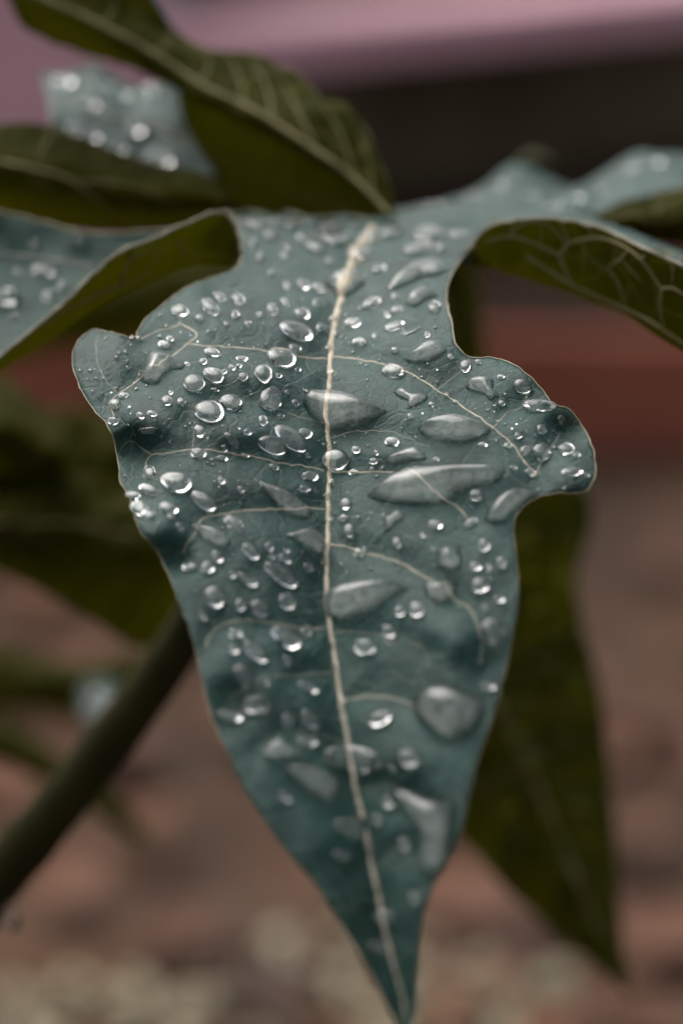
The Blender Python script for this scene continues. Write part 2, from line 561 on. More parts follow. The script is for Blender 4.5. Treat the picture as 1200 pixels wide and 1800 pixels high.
z0 = pchip([250, 370, 400, 450, 500, 600, 700, 750, 850, 950, 1100, 1300, 1500, 1700, 1850],
           [.56, .484, .466, .447, .435, .4185, .407, .4022, .3942, .3868, .3772, .3665, .358, .351, .3465])
mid_c = cat(MID, 120)
xm_f = lambda y: np.interp(y, mid_c[:, 1], mid_c[:, 0])
vein_pts = [cat(v, max(6, int(sum(math.dist(a, b) for a, b in zip(v, v[1:])) / 5))) for v, _, _ in VEINS]
VP = np.vstack([cat(MID, 280)] + vein_pts)

# gentle hills (-) and hollows (+) of the blade: x, y, sx, sy, depth change
HILLS = [(175, 640, 45, 60, -.0030), (235, 800, 45, 34, .0042), (250, 730, 60, 30, -.0016), (270, 930, 40, 34, -.0030), (310, 985, 30, 30, .0022),
         (1000, 755, 34, 26, .0026), (930, 660, 60, 34, -.0016), (1000, 845, 40, 30, -.0022), (795, 1120, 60, 46, -.0022), (700, 1180, 50, 40, .001),
         (330, 540, 60, 30, -.0016), (820, 690, 40, 30, .0018), (880, 830, 40, 40, -.0014), (420, 1250, 50, 50, .0016), (470, 1200, 30, 30, -.0014),
         (700, 1330, 60, 50, -.0012), (560, 1470, 60, 50, -.0008), (280, 610, 34, 22, .0020), (400, 760, 60, 30, -.0010), (870, 1180, 30, 60, .0016), (740, 600, 50, 40, -.001),
         (770, 392, 46, 13, -.006), (700, 400, 26, 12, .004), (560, 392, 60, 10, .005), (470, 392, 40, 12, -.004), (640, 405, 30, 12, -.004), (610, 700, 40, 60, -.0008), (470, 640, 50, 40, -.0012)]


def hero_depth(x, y, quilt=True):
    x = np.asarray(x, float); y = np.asarray(y, float)
    z = z0(y)
    dx = x - xm_f(y)
    a = np.abs(dx)
    fade = np.clip((y - 380) / 200, 0, 1)
    z = z - (0.0105 * (1 - np.exp(-(a / 190) ** 1.3))) * (0.25 + 0.75 * fade)
    z = z + np.where(dx < 0, 0.0045, 0.001) * (a / 300) ** 2 * fade
    for hx, hy, sx, sy, amp in HILLS:
        z = z + 0.95 * amp * np.exp(-((x - hx) / sx) ** 2 - ((y - hy) / sy) ** 2)
    if quilt:
        gx = np.clip((x - 90) / 4, 0, QW - 1.001); gy = np.clip((y - 340) / 4, 0, QH - 1.001)
        ix, iy = gx.astype(int), gy.astype(int); fx, fy = gx - ix, gy - iy
        d = (VD[iy, ix] * (1 - fx) + VD[iy, ix + 1] * fx) * (1 - fy) + (VD[iy + 1, ix] * (1 - fx) + VD[iy + 1, ix + 1] * fx) * fy
        z = z - np.interp(y, [700, 1000], [0.0015, 0.0009]) * (1 - np.exp(-(d / 28) ** 2))
        z = z + 0.00016 * (np.sin(x / 23 + 1.7 * np.sin(y / 41)) * np.sin(y / 29 + 1.3 * np.sin(x / 37)))
        z = z + 0.00008 * np.sin((x + .6 * y) / 11.5 + 2.1 * np.sin(y / 31)) * np.sin((y - .4 * x) / 47)
    return z


QW, QH = 250, 380
_gx, _gy = np.meshgrid(90 + 4 * np.arange(QW), 340 + 4 * np.arange(QH))
_gx, _gy = _gx.ravel(), _gy.ravel()
VD = np.empty(len(_gx))
for i in range(0, len(_gx), 4000):
    VD[i:i + 4000] = np.sqrt(((_gx[i:i + 4000, None] - VP[None, :, 0]) ** 2 + (_gy[i:i + 4000, None] - VP[None, :, 1]) ** 2).min(1))
VD = VD.reshape(QH, QW)


def hero_pt(x, y):
    return PV(x, y, hero_depth(x, y))


def hero_n(x, y, e=4.0, quilt=False):
    f = lambda a, b: PV(a, b, hero_depth(a, b, quilt))
    x = np.asarray(x, float); y = np.asarray(y, float)
    n = np.cross(f(x + e, y) - f(x - e, y), f(x, y - e) - f(x, y + e))
    return n / np.linalg.norm(n, axis=-1)[..., None]


outline = cat(OUT, 560, closed=True)
# small irregular waviness of the margin
wob = np.array([mnoise.noise(Vector((p[0] / 16, p[1] / 16, 5))) for p in outline])
tn = np.roll(outline, -1, 0) - np.roll(outline, 1, 0)
tn /= np.linalg.norm(tn, axis=1)[:, None]
wob = 2.6 * wob + 1.3 * np.array([mnoise.noise(Vector((p[0] / 6, p[1] / 6, 15))) for p in outline])
outline = outline + np.stack([tn[:, 1], -tn[:, 0]], 1) * wob[:, None]
pts, tris, nout = fill(outline, 7.0)
hero = sheet('leaf_lobe', hero_pt(pts[:, 0], pts[:, 1]), tris, LEAF, plant)
tag(hero, 'blue-green front lobe beaded with rain')


def hero_tube(name, poly, w0, w1, mat, parent, lift=0.0, flat=0.55, n=None):
    n = n or max(8, int(sum(math.dist(a, b) for a, b in zip(poly, poly[1:])) / 5))
    c = cat(poly, n)
    c = c + np.array([[mnoise.noise(Vector((p[0] / 13, p[1] / 13, 7))), mnoise.noise(Vector((p[0] / 13, p[1] / 13, 17)))] for p in c]) * 2.6
    P = hero_pt(c[:, 0], c[:, 1])
    N = hero_n(c[:, 0], c[:, 1])
    z = hero_depth(c[:, 0], c[:, 1], False)
    w = np.linspace(w0, w1, n) if np.isscalar(w0) else np.interp(c[:, 1], w0, w1)
    w = w * (1 + 0.45 * np.array([mnoise.noise(Vector((p[0] / 8, p[1] / 8, 2))) for p in c]))
    rad = w / 2 / 4800 * z
    return tube(name, P + N * (lift * rad)[:, None], rad, mat, parent, N, flat)


hero_tube('midrib', MID, [390, 480, 560, 700, 1000, 1300, 1600, 1800], [17, 14.5, 12, 10, 9, 9, 8, 4], M['vein'], hero, -0.02, 0.42)
for (v, a, b) in VEINS:
    hero_tube('vein', v, a * 0.78, b * 0.6, M['vein_side'] if a >= 4.5 else M['vein_fine'], hero, -0.2, 0.5)
rim_c = np.vstack([outline, outline[:1]])
keep = np.arange(len(rim_c))
P = hero_pt(rim_c[:, 0], rim_c[:, 1]); N = hero_n(rim_c[:, 0], rim_c[:, 1])
tube('leaf_margin', P, np.interp(rim_c[:, 1], [600, 760, 900, 1100], [1.35, 1.25, .8, .35]) * (1 + .6 * np.array([mnoise.noise(Vector((p[0] / 14, p[1] / 14, 25))) for p in rim_c])) / 4800 * hero_depth(rim_c[:, 0], rim_c[:, 1], False), M['edge'], hero, N, 1.0, 6)


def zed(pts2, z):
    if np.isscalar(z): z = [z] * len(pts2)
    z = np.interp(np.linspace(0, 1, len(pts2)), np.linspace(0, 1, len(z)), z)
    return [(a, b, c) for (a, b), c in zip(pts2, z)]


def surf_hits(data, pl, n=None):
    """points and normals where the view lines through pl meet a blade"""
    V, F = data
    bvh = surf_hits.cache.get(id(V))
    if bvh is None:
        bvh = BVHTree.FromPolygons([tuple(v) for v in V], F)
        surf_hits.cache[id(V)] = bvh
    n = n or max(6, int(sum(math.dist(a, b) for a, b in zip(pl, pl[1:])) / 6))
    c = cat(pl, n) if len(pl) > 1 else np.array(pl, float)
    P, N = [], []
    for x, y in c:
        d = ray(x, y)
        h = bvh.ray_cast(Vector(CAM), Vector(d).normalized())
        if h[0] is None: continue
        nn = np.array(h[1])
        if nn @ d > 0: nn = -nn
        P.append(np.array(h[0])); N.append(nn)
    return np.array(P), np.array(N)


surf_hits.cache = {}


def veins_on(data, parent, lines, mat, name='vein'):
    for pl, w0, w1 in lines:
        P, N = surf_hits(data, pl)
        if len(P) < 4: continue
        if mat is M['vein_under']: P = P + N * 0.00036
        w = np.linspace(w0, w1, len(P)) / 2 / 4800 * 0.45
        tube(name, P, w, mat, parent, N, 0.75, 6)


def margin(parent, G, idx, w=3.6, mat=None):
    """pale edge along one or more borders of a lofted blade"""
    for k in idx:
        L_ = G[:, k] if k in (0, -1) else None
        P = PV(L_[:, 0], L_[:, 1], L_[:, 2])
        tube('leaf_margin', P, w * (.7 + .35 * np.array([mnoise.noise(Vector((p[0] / 18, p[1] / 18, 3))) for p in L_])) / 2 / 4800 * L_[:, 2], mat or M['edge'], parent, None, 1.0, 6)


# left lobe, cupped: far edge, midrib, trough, near rim
oB, dB, gB = loft('leaf_lobe', [
    zed([(375, 405), (300, 403), (250, 408), (180, 412), (130, 405), (60, 386), (0, 373), (-90, 358)], [.457, .465, .470]),
    zed([(392, 432), (260, 472), (165, 469), (90, 456), (0, 448), (-90, 442)], [.4555, .463, .468]),
    zed([(402, 462), (372, 462), (320, 465), (225, 508), (150, 553), (75, 602), (0, 641), (-90, 694)], [.450, .452, .449]),
    zed([(424, 446), (424, 425), (412, 392), (390, 373), (340, 385), (270, 418), (215, 440), (165, 480), (110, 535), (50, 585), (0, 625), (-90, 674)], [.4445, .4465, .442, .438, .435])],
    LEAF, plant, 80, 30, True, 0.0008, 1)
tag(oB, 'cupped lobe beside the front lobe, olive underside turned outward')
margin(oB, gB, [-1, 0], 7)
veins_on(dB, oB, [([(217, 498), (188, 508), (150, 526), (112, 545), (68, 571)], 10, 5), ([(217, 498), (214, 481), (229, 455), (221, 436)], 8, 5),
                  ([(232, 452), (255, 440), (270, 428)], 7, 4), ([(315, 417), (319, 440), (318, 455)], 6, 3), ([(217, 498), (240, 490), (262, 470), (275, 445), (290, 430)], 5, 3)], M['vein_under'])
veins_on(dB, oB, [([(165, 469), (90, 456), (20, 449), (-10, 448)], 5, 6)], M['vein_fine'], 'midrib')

# right lobe, cupped the same way
oG, dG, gG = loft('leaf_lobe', [
    zed([(690, 372), (780, 362), (860, 364), (940, 368), (1010, 374), (1080, 396), (1150, 424), (1230, 456)], [.482, .474, .458]),
    zed([(720, 395), (790, 392), (860, 400), (940, 410), (1010, 425), (1080, 455), (1150, 490), (1230, 530)], [.472, .466, .448]),
    zed([(818, 464), (850, 468), (890, 478), (950, 496), (1025, 522), (1100, 553), (1160, 590), (1230, 632)], [.4535, .451, .434]),
    zed([(824, 446), (836, 421), (852, 402), (880, 391), (910, 386), (960, 383), (1010, 388), (1060, 402), (1110, 424), (1150, 444), (1230, 480)], [.4485, .446, .44, .424])],
    LEAF, plant, 90, 34, True, 0.0009, 2)
tag(oG, 'arched lobe with pale netted veins on its olive underside')
margin(oG, gG, [-1], 6)
z2 = lambda pl: [(600 + .5 * a, 150 + .5 * b) for a, b in pl]
GV = [([(500, 545), (600, 530), (690, 560), (770, 598)], 5, 5), ([(770, 600), (800, 556), (850, 541), (920, 535), (980, 556), (1020, 580), (1060, 612), (1100, 670), (1130, 714)], 7, 4.5),
      ([(800, 556), (790, 515), (772, 482)], 4, 3), ([(886, 528), (872, 500), (862, 482)], 3, 2.5), ([(770, 600), (790, 650), (815, 700)], 6, 4),
      ([(1060, 612), (1080, 587), (1115, 580), (1150, 592)], 4, 3), ([(1012, 578), (985, 610), (945, 640), (975, 690), (1000, 770)], 4, 3), ([(985, 610), (1020, 645), (1060, 690)], 2.5, 1.5),
      ([(1130, 714), (1126, 780), (1136, 860)], 5, 4), ([(1130, 714), (1170, 712), (1210, 740)], 6, 5), ([(1150, 592), (1168, 650), (1165, 690)], 4, 3), ([(1168, 650), (1190, 620), (1215, 615)], 4, 3),
      ([(600, 530), (612, 500), (680, 474), (740, 500), (790, 548)], 4, 3), ([(690, 560), (705, 520), (690, 480)], 2.5, 1.5), ([(850, 541), (870, 600), (920, 640), (945, 640)], 2, 1.2), ([(650, 600), (720, 640), (815, 700), (930, 750), (1080, 820), (1210, 905)], 6, 7)]
veins_on(dG, oG, [(z2(p), a * 1.35, b * 1.35) for p, a, b in GV], M['vein_under'])

# low hill of blade behind the junction, curling to a dark tip
oI, dI, gI = loft('leaf_lobe', [
    zed([(660, 372), (720, 364), (790, 352), (848, 327), (886, 296), (914, 288), (958, 306), (1000, 332), (1050, 352)], [.52, .545, .555, .55]),
    zed([(660, 380), (720, 372), (790, 364), (850, 350), (890, 335), (920, 330), (960, 340), (1000, 352), (1050, 362)], [.50, .515, .525, .52]),
    zed([(660, 392), (720, 386), (790, 380), (850, 376), (900, 374), (950, 374), (1000, 376), (1050, 380)], [.48, .485, .49, .49])],
    LEAF, plant, 60, 18, True, 0.0012, 3)
tag(oI, 'pale hump of a lobe behind the junction')
oT, _, gT = loft('curled_tip', [
    zed([(905, 284), (918, 270), (936, 264), (954, 268), (975, 284)], .565), zed([(908, 288), (922, 280), (938, 277), (956, 280), (976, 288)], .556),
    zed([(912, 294), (926, 292), (940, 293), (956, 294), (972, 292)], .56)], [M['petiole'], M['petiole'], M['edge']], plant, 24, 10, True, 0.002, 4)
tag(oT, 'dark curled tip on the pale hump')

# right back lobe: wet hump with a folded olive underside in front
oH, dH, gH = loft('leaf_lobe', [
    zed([(900, 362), (960, 345), (1010, 328), (1050, 308), (1085, 284), (1125, 267), (1170, 270), (1250, 274)], [.50, .535, .54]),
    zed([(900, 372), (960, 360), (1010, 345), (1060, 335), (1100, 318), (1150, 308), (1250, 305)], [.49, .515, .52]),
    zed([(905, 384), (960, 378), (1010, 374), (1050, 374), (1090, 355), (1130, 345), (1180, 334), (1250, 322)], [.475, .495, .50])],
    LEAF, plant, 60, 20, True, 0.0025, 5)
tag(oH, 'pale wet hump of a back lobe')
oH2, dH2, gH2 = loft('leaf_lobe', [
    zed([(1046, 376), (1090, 356), (1130, 346), (1180, 335), (1250, 323)], .4985),
    zed([(1050, 392), (1095, 388), (1140, 385), (1190, 378), (1250, 372)], .492),
    zed([(1056, 400), (1100, 414), (1150, 424), (1200, 428), (1250, 432)], .50)], LEAF, plant, 36, 16, False, 0.001, 6)
tag(oH2, 'folded olive underside of the back lobe')
margin(oH2, gH2, [0], 8)
veins_on(dH2, oH2, [([(1060, 392), (1110, 380), (1150, 388), (1200, 378)], 4, 3), ([(1150, 388), (1160, 365), (1190, 350)], 3, 2)], M['vein_under'])

# upper left lobes
oC, dC, gC = loft('leaf_lobe', [
    zed([(-90, 240), (0, 221), (60, 218), (120, 235), (200, 265), (280, 292), (342, 301), (376, 317), (390, 346)], [.50, .494, .488]),
    zed([(-90, 300), (0, 296), (60, 302), (120, 318), (200, 335), (280, 345), (342, 346), (376, 348), (391, 350)], [.494, .486, .484]),
    zed([(-90, 368), (0, 378), (60, 388), (120, 400), (200, 406), (280, 400), (342, 388), (378, 372), (390, 354)], [.505, .502, .490])],
    LEAF, plant, 60, 22, False, 0.0008, 7)
tag(oC, 'rounded olive lobe end with a pale rim')
margin(oC, gC, [0], 6)
veins_on(dC, oC, [([(-20, 282), (60, 296), (130, 318), (190, 362), (210, 392)], 9, 6), ([(130, 318), (200, 322), (270, 340), (340, 370)], 4, 2), ([(60, 296), (90, 340), (110, 385)], 3, 2), ([(60, 296), (80, 260), (90, 235)], 3, 2)], M['vein_under'])
oF, dF, gF = loft('leaf_lobe', [
    zed([(691, 384), (689, 345), (668, 288), (648, 240), (630, 212), (606, 186), (588, 180), (566, 178), (552, 160), (534, 142), (518, 124), (496, 122), (470, 102), (440, 94), (380, 90), (338, 76), (300, 45), (268, -8), (250, -50)], [.476, .49, .505, .50]),
    zed([(690, 388), (640, 330), (560, 268), (480, 216), (430, 188), (350, 150), (270, 95), (180, 45), (80, 0), (10, -40)], [.475, .484, .492, .488]),
    zed([(689, 391), (655, 354), (590, 306), (500, 252), (430, 215), (340, 172), (290, 142), (230, 116), (150, 92), (75, 64), (35, 35), (5, -40)], [.476, .486, .502, .50])],
    LEAF, plant, 80, 26, False, 0.0014, 8)
tag(oF, 'tall olive lobe raised above the leaf centre, wavy pale rim')
margin(oF, gF, [0, -1], 6)
veins_on(dF, oF, [([(688, 384), (640, 330), (560, 268), (480, 216), (430, 188), (350, 150), (270, 95), (180, 45), (80, 0), (40, -20)], 10, 13)], M['vein_under'], 'midrib')
veins_on(dF, oF, [([(560, 268), (530, 210), (500, 150)], 4, 2), ([(480, 216), (470, 160), (445, 110)], 4, 2), ([(620, 310), (600, 240), (570, 190)], 4, 2), ([(350, 150), (365, 120), (360, 95)], 4, 2),
                  ([(270, 95), (300, 70), (295, 50)], 3, 2), ([(180, 45), (200, 15), (195, -10)], 4, 2), ([(655, 350), (650, 290), (630, 240)], 3, 2), ([(430, 188), (420, 140), (400, 100)], 3, 2),
                  ([(180, 45), (150, 60), (120, 75)], 3, 2), ([(560, 268), (540, 270), (520, 262)], 2, 1)], M['vein_under'])
oE, dE, gE = loft('leaf_lobe', [
    zed([(316, 146), (400, 172), (520, 240), (620, 312), (694, 384)], [.507, .499, .483]),
    zed([(314, 212), (395, 262), (500, 320), (610, 366), (696, 392)], [.527, .512, .4835]),
    zed([(318, 264), (376, 304), (392, 350), (480, 384), (600, 392), (696, 396)], [.548, .530, .485])],
    LEAF, plant, 50, 20, False, 0.001, 9)
tag(oE, 'dark shaded underside of a back lobe')
veins_on(dE, oE, [([(320, 262), (400, 290), (470, 318), (560, 350), (640, 378)], 4, 3), ([(470, 318), (440, 270), (425, 230)], 3, 2)], M['vein_under'])
oD, dD, gD = loft('leaf_lobe', [
    zed([(72, 132), (130, 124), (170, 112), (205, 135), (240, 152), (285, 146), (322, 164)], [.526, .520]),
    zed([(84, 175), (130, 180), (175, 185), (215, 200), (255, 210), (290, 215), (330, 225)], [.517, .512]),
    zed([(92, 216), (140, 250), (190, 276), (240, 296), (290, 304), (335, 306), (385, 316)], [.508, .503])],
    LEAF, plant, 44, 20, True, 0.0012, 10)
margin(oD, gD, [0], 6)
veins_on(dD, oD, [([(90, 178), (150, 190), (220, 212), (290, 235), (330, 255)], 7, 9)], M['vein_fine'], 'midrib')
tag(oD, 'wet pale top side of a back lobe with bright beads')

oE2, _, _ = loft('leaf_lobe', [  # hidden blade added so no light comes through the lobe in front
    zed([(330, 175), (420, 215), (530, 285), (620, 345), (690, 386)], [.580, .555, .50]),
    zed([(330, 230), (420, 275), (520, 325), (610, 362), (690, 388)], [.585, .56, .50]),
    zed([(340, 290), (420, 325), (520, 365), (610, 380), (690, 391)], [.59, .565, .502])], LEAF, plant, 30, 12, False, 0.001, 31)
tag(oE2, 'unseen lobe added behind the dark shaded one to block light')

# lower leaves of the same plant, hanging behind
oJ, dJ, gJ = loft('leaf', [
    zed([(776, 430), (745, 700), (720, 1000), (740, 1250), (788, 1430), (850, 1522), (930, 1600), (1000, 1660), (1060, 1706), (1102, 1748)], .60),
    zed([(800, 430), (800, 700), (822, 1000), (866, 1220), (920, 1330), (965, 1430), (1010, 1540), (1060, 1660), (1103, 1748)], .59),
    zed([(832, 430), (842, 540), (858, 640), (930, 760), (1028, 860), (1036, 930), (1013, 1000), (1020, 1090), (1046, 1180), (1062, 1280), (1074, 1400), (1082, 1500), (1088, 1620), (1104, 1748)], .605)],
    LEAF, plant, 70, 22, False, 0.006, 11)
tag(oJ, 'dark olive leaf hanging with its tip down')
margin(oJ, gJ, [-1], 5)
veins_on(dJ, oJ, [([(822, 1000), (866, 1220), (920, 1330), (965, 1430), (1010, 1540), (1050, 1640)], 12, 6)], M['vein_under'], 'midrib')
veins_on(dJ, oJ, [([(880, 1250), (930, 1230), (990, 1235), (1030, 1260)], 5, 3), ([(830, 1110), (900, 1130), (970, 1180)], 5, 3), ([(940, 1370), (990, 1370), (1040, 1400)], 4, 3), ([(860, 1400), (890, 1440), (920, 1480)], 4, 3), ([(920, 1330), (880, 1370), (840, 1400)], 4, 3)], M['vein_under'])
oK, dK, gK = loft('leaf', [
    zed([(-90, 838), (0, 832), (100, 830), (190, 842), (250, 872), (330, 900), (440, 920)], .565),
    zed([(-90, 905), (0, 915), (100, 930), (190, 955), (260, 975), (340, 970), (440, 945)], .555),
    zed([(-90, 960), (0, 1003), (100, 1052), (180, 1100), (250, 1136), (330, 1085), (440, 985)], .57)], LEAF, plant, 50, 18, False, 0.004, 12)
tag(oK, 'broad dark leaf behind the leaf stalk')
veins_on(dK, oK, [([(-20, 915), (60, 920), (150, 925), (240, 945)], 8, 5)], M['vein_under'], 'midrib')
oM, dM, gM = loft('leaf', [
    zed([(-90, 620), (0, 662), (50, 700), (95, 740), (124, 782)], .575), zed([(-90, 720), (0, 740), (45, 755), (85, 775), (112, 800)], .555),
    zed([(-90, 800), (0, 800), (40, 812), (80, 822), (108, 822)], .56), zed([(-90, 850), (0, 850), (40, 850), (80, 842), (104, 830)], .575)], LEAF, plant, 40, 22, False, 0.003, 13)
tag(oM, 'dark leaf end curling inward')
oL, _, _ = loft('leaf', [
    zed([(-120, 590), (0, 540), (150, 490), (300, 440), (470, 400)], .80), zed([(-120, 620), (0, 590), (150, 550), (300, 510), (470, 440)], .79),
    zed([(-120, 655), (0, 640), (70, 622), (150, 606), (250, 604), (340, 550), (470, 470)], .80)], LEAF, plant, 36, 14, False, 0.006, 15)
tag(oL, 'sunlit olive leaf glowing through beneath the cupped lobe')
oL2, _, _ = loft('leaf', [
    zed([(-60, 760), (60, 735), (140, 716), (230, 735), (330, 770)], .74), zed([(-60, 810), (60, 800), (140, 790), (230, 810), (330, 830)], .73),
    zed([(-60, 880), (60, 880), (140, 880), (230, 900), (330, 900)], .735)], LEAF, plant, 30, 14, False, 0.006, 16)
tag(oL2, 'olive leaf glimpsed behind the curled dark leaf')
oN, dN, _ = loft('leaf', [
    zed([(-90, 1160), (0, 1142), (60, 1150), (120, 1165), (180, 1160), (260, 1140)], .76), zed([(-90, 1210), (0, 1200), (60, 1190), (120, 1205), (180, 1200), (260, 1160)], .75),
    zed([(-90, 1260), (0, 1250), (60, 1240), (120, 1260), (180, 1250), (260, 1180)], .76)], LEAF, plant, 36, 14, False, 0.008, 17)
tag(oN, 'blurred olive leaf low behind the leaf stalk')
oN4, dN4, _ = loft('leaf', [
    zed([(150, 1200), (185, 1195), (220, 1210), (250, 1215)], .745), zed([(145, 1235), (180, 1232), (215, 1240), (250, 1245)], .735), zed([(150, 1275), (180, 1278), (215, 1280), (250, 1275)], .73)], LEAF, plant, 16, 10, True, 0.002, 19)
tag(oN4, 'pale wet leaf fold beside the leaf stalk')
oN2, _, _ = loft('leaf', [
    zed([(-90, 1262), (0, 1266), (60, 1300), (120, 1338), (180, 1384), (240, 1440), (268, 1476)], .72), zed([(-90, 1300), (0, 1305), (60, 1333), (120, 1364), (180, 1408), (235, 1455), (268, 1477)], .71),
    zed([(-90, 1340), (0, 1342), (60, 1366), (115, 1390), (175, 1432), (230, 1470), (268, 1479)], .715)], LEAF, plant, 36, 12, False, 0.004, 20)
tag(oN2, 'narrow dark leaf pointing down behind the leaf stalk')

def shrink(rails, k, dz):
    pts_ = np.array([p for r in rails for p in r]); c_ = pts_.mean(0)
    return [[(c_[0] + (p[0] - c_[0]) * k, c_[1] + (p[1] - c_[1]) * k, p[2] + dz) for p in r] for r in rails]


for src, k, dz, lab in [(gJ, .84, .045, 'unseen leaf added behind the hanging dark olive one to block light'), (gK, .84, .04, 'unseen leaf added behind the broad dark one to block light')]:  # added hidden sheets that stop light passing through these two leaves
    nvv = src.shape[1]
    rl = [[tuple(p) for p in src[::6, j]] for j in (0, nvv // 2, nvv - 1)]
    ob, _, _ = loft('leaf', shrink(rl, k, dz), LEAF, plant, 36, 12, False, 0.002, 41)
    tag(ob, lab)

# leaf stalks and trunk
PET = [(652, 408, .480), (600, 520, .487), (520, 700, .496), (430, 920, .503), (335, 1100, .508), (260, 1213, .511), (125, 1392, .516), (0, 1545, .521), (-160, 1770, .53), (-330, 2050, .55)]
c = cat(PET, 90)
P = PV(c[:, 0], c[:, 1], c[:, 2])
pr = np.interp(np.linspace(0, 1, 90), [0, .15, .5, 1], [26, 30, 44, 52]) / 4800 * c[:, 2]
pr = pr * (1 + 0.03 * np.array([mnoise.noise(Vector((i / 4, 0, 0))) for i in range(90)]))
pr[56:60] *= [1.03, 1.09, 1.07, 1.02]
P = np.vstack([P, P[-1] + [-.015, .01, -.012], P[-1] + [-.032, .02, -.026]]); pr = np.concatenate([pr, pr[-1:] * 1.1, pr[-1:] * 1.2])
tag(tube('leaf_stalk', P, pr, M['petiole'], plant, None, 1.0, 20), 'thick olive leaf stalk slanting down to the trunk')
c = cat([(792, 440, .597), (680, 600, .575), (500, 850, .552), (330, 1105, .545), (125, 1395, .55), (0, 1548, .555), (-330, 2060, .57)], 60)
tube('leaf_stalk', PV(c[:, 0], c[:, 1], c[:, 2]), 26 / 4800 * c[:, 2], M['petiole'], plant, None, 1.0, 12)
base = PV(-330, 2050, .55)
tk = np.array([[base[0] - .03, base[1] + .02, z] for z in np.linspace(-0.04, base[2] + .12, 24)])
tk[:, 0] += 0.006 * np.sin(np.linspace(0, 5, 24))
tube('trunk', tk, np.linspace(.034, .024, 24) * np.concatenate([np.ones(18), [.97, .92, .82, .66, .42, .14]]), M['trunk'], plant, np.tile([0, 1, 0.0], (24, 1)), 1.0, 18)
for px, py, pz in [(-85, 915, .56), (-85, 740, .565), (-115, 620, .79), (-55, 810, .735), (-85, 1210, .755), (-85, 1300, .71), (-85, 450, .475), (-85, 300, .495)]:
    a = PV(px, py, pz); b = tk[-3]
    m_ = (a + b) / 2 + np.array([-.03, 0, .02])
    cc = cat([a, m_, b], 14)
    tube('leaf_stalk', cc, np.linspace(.0016, .004, 14), M['petiole'], plant, None, 1.0, 8)

# ------------------------------------------------------------------ water
def drop_poly(poly, name='water_drop', hmax=0.0022, hk=0.8, yscale=0.9, yshift=0.06, step=None):
    """a blob of water on the front lobe with a free outline"""
    p = cat(poly, 64, closed=True)
    cen = p.mean(0)
    sz = p.max(0) - p.min(0)
    p = cen + (p - cen) * [1.0, yscale] + [0, yshift * sz[1]]
    step = step or max(1.8, min(sz) / 16)
    pts, tris, n = fill(p, step, 0.5)
    d = dist_poly(pts[:, 0], pts[:, 1], p)
    d[:n] = 0
    R = d.max()
    z = float(hero_depth(*cen, False))
    H = min(hmax, hk * R * 1.35 / 4800 * z)
    t = np.clip(d / (R * 1.0), 0, 1)
    hgt = H * (1 - (1 - t) ** 2.0) ** 0.6
    N = hero_n(*cen, 12.0)
    B = PV(pts[:, 0], pts[:, 1], hero_depth(pts[:, 0], pts[:, 1]))
    # water levels out over the small relief below it
    Bs = PV(pts[:, 0], pts[:, 1], hero_depth(pts[:, 0], pts[:, 1], False) - 0.0009)
    w = (t ** 0.8)[:, None]
    top = B * (1 - w) + Bs * w + N * hgt[:, None]
    # smooth the dome, keep the contact line
    nb = [set() for _ in pts]
    for f in tris:
        for a in f: nb[a].update(f)
    for _ in range(5):
        new = top.copy()
        for i in range(n, len(pts)):
            k = list(nb[i]); new[i] = top[k].mean(0)
        top = new
    gap = np.where(np.arange(len(pts)) < n, -0.00004, 0.00005)
    V = np.vstack([top, B + N * gap[:, None]])
    m = len(pts)
    F = list(tris) + [tuple(i + m for i in f[::-1]) for f in tris]
    es = {}
    for f in tris:
        for a, b in zip(f, f[1:] + f[:1]): es[(a, b)] = 1
    for a, b in es:
        if (b, a) not in es: F.append((b, a, a + m, b + m))
    # outward orientation
    a, b, c_ = V[tris[0][0]], V[tris[0][1]], V[tris[0][2]]
    if np.cross(b - a, c_ - a) @ N < 0: F = [f[::-1] for f in F]
    o = mesh_obj(name, V, F, WATER, midx=[0] * len(tris) + [1] * len(tris) + [0] * (len(F) - 2 * len(tris)))
    return set_film(o, np.tile(np.clip((t - 0.12) / 0.5, 0, 1) * 1.15, 2))  # painted gleam fades out towards the rim of the drop


PROF = [(.70, .025), (.92, .02), (1.0, 0.0), (1.045, .16), (1.06, .34), (1.02, .54), (.92, .72), (.75, .865), (.52, .96), (.26, .993), (0, 1.0)]


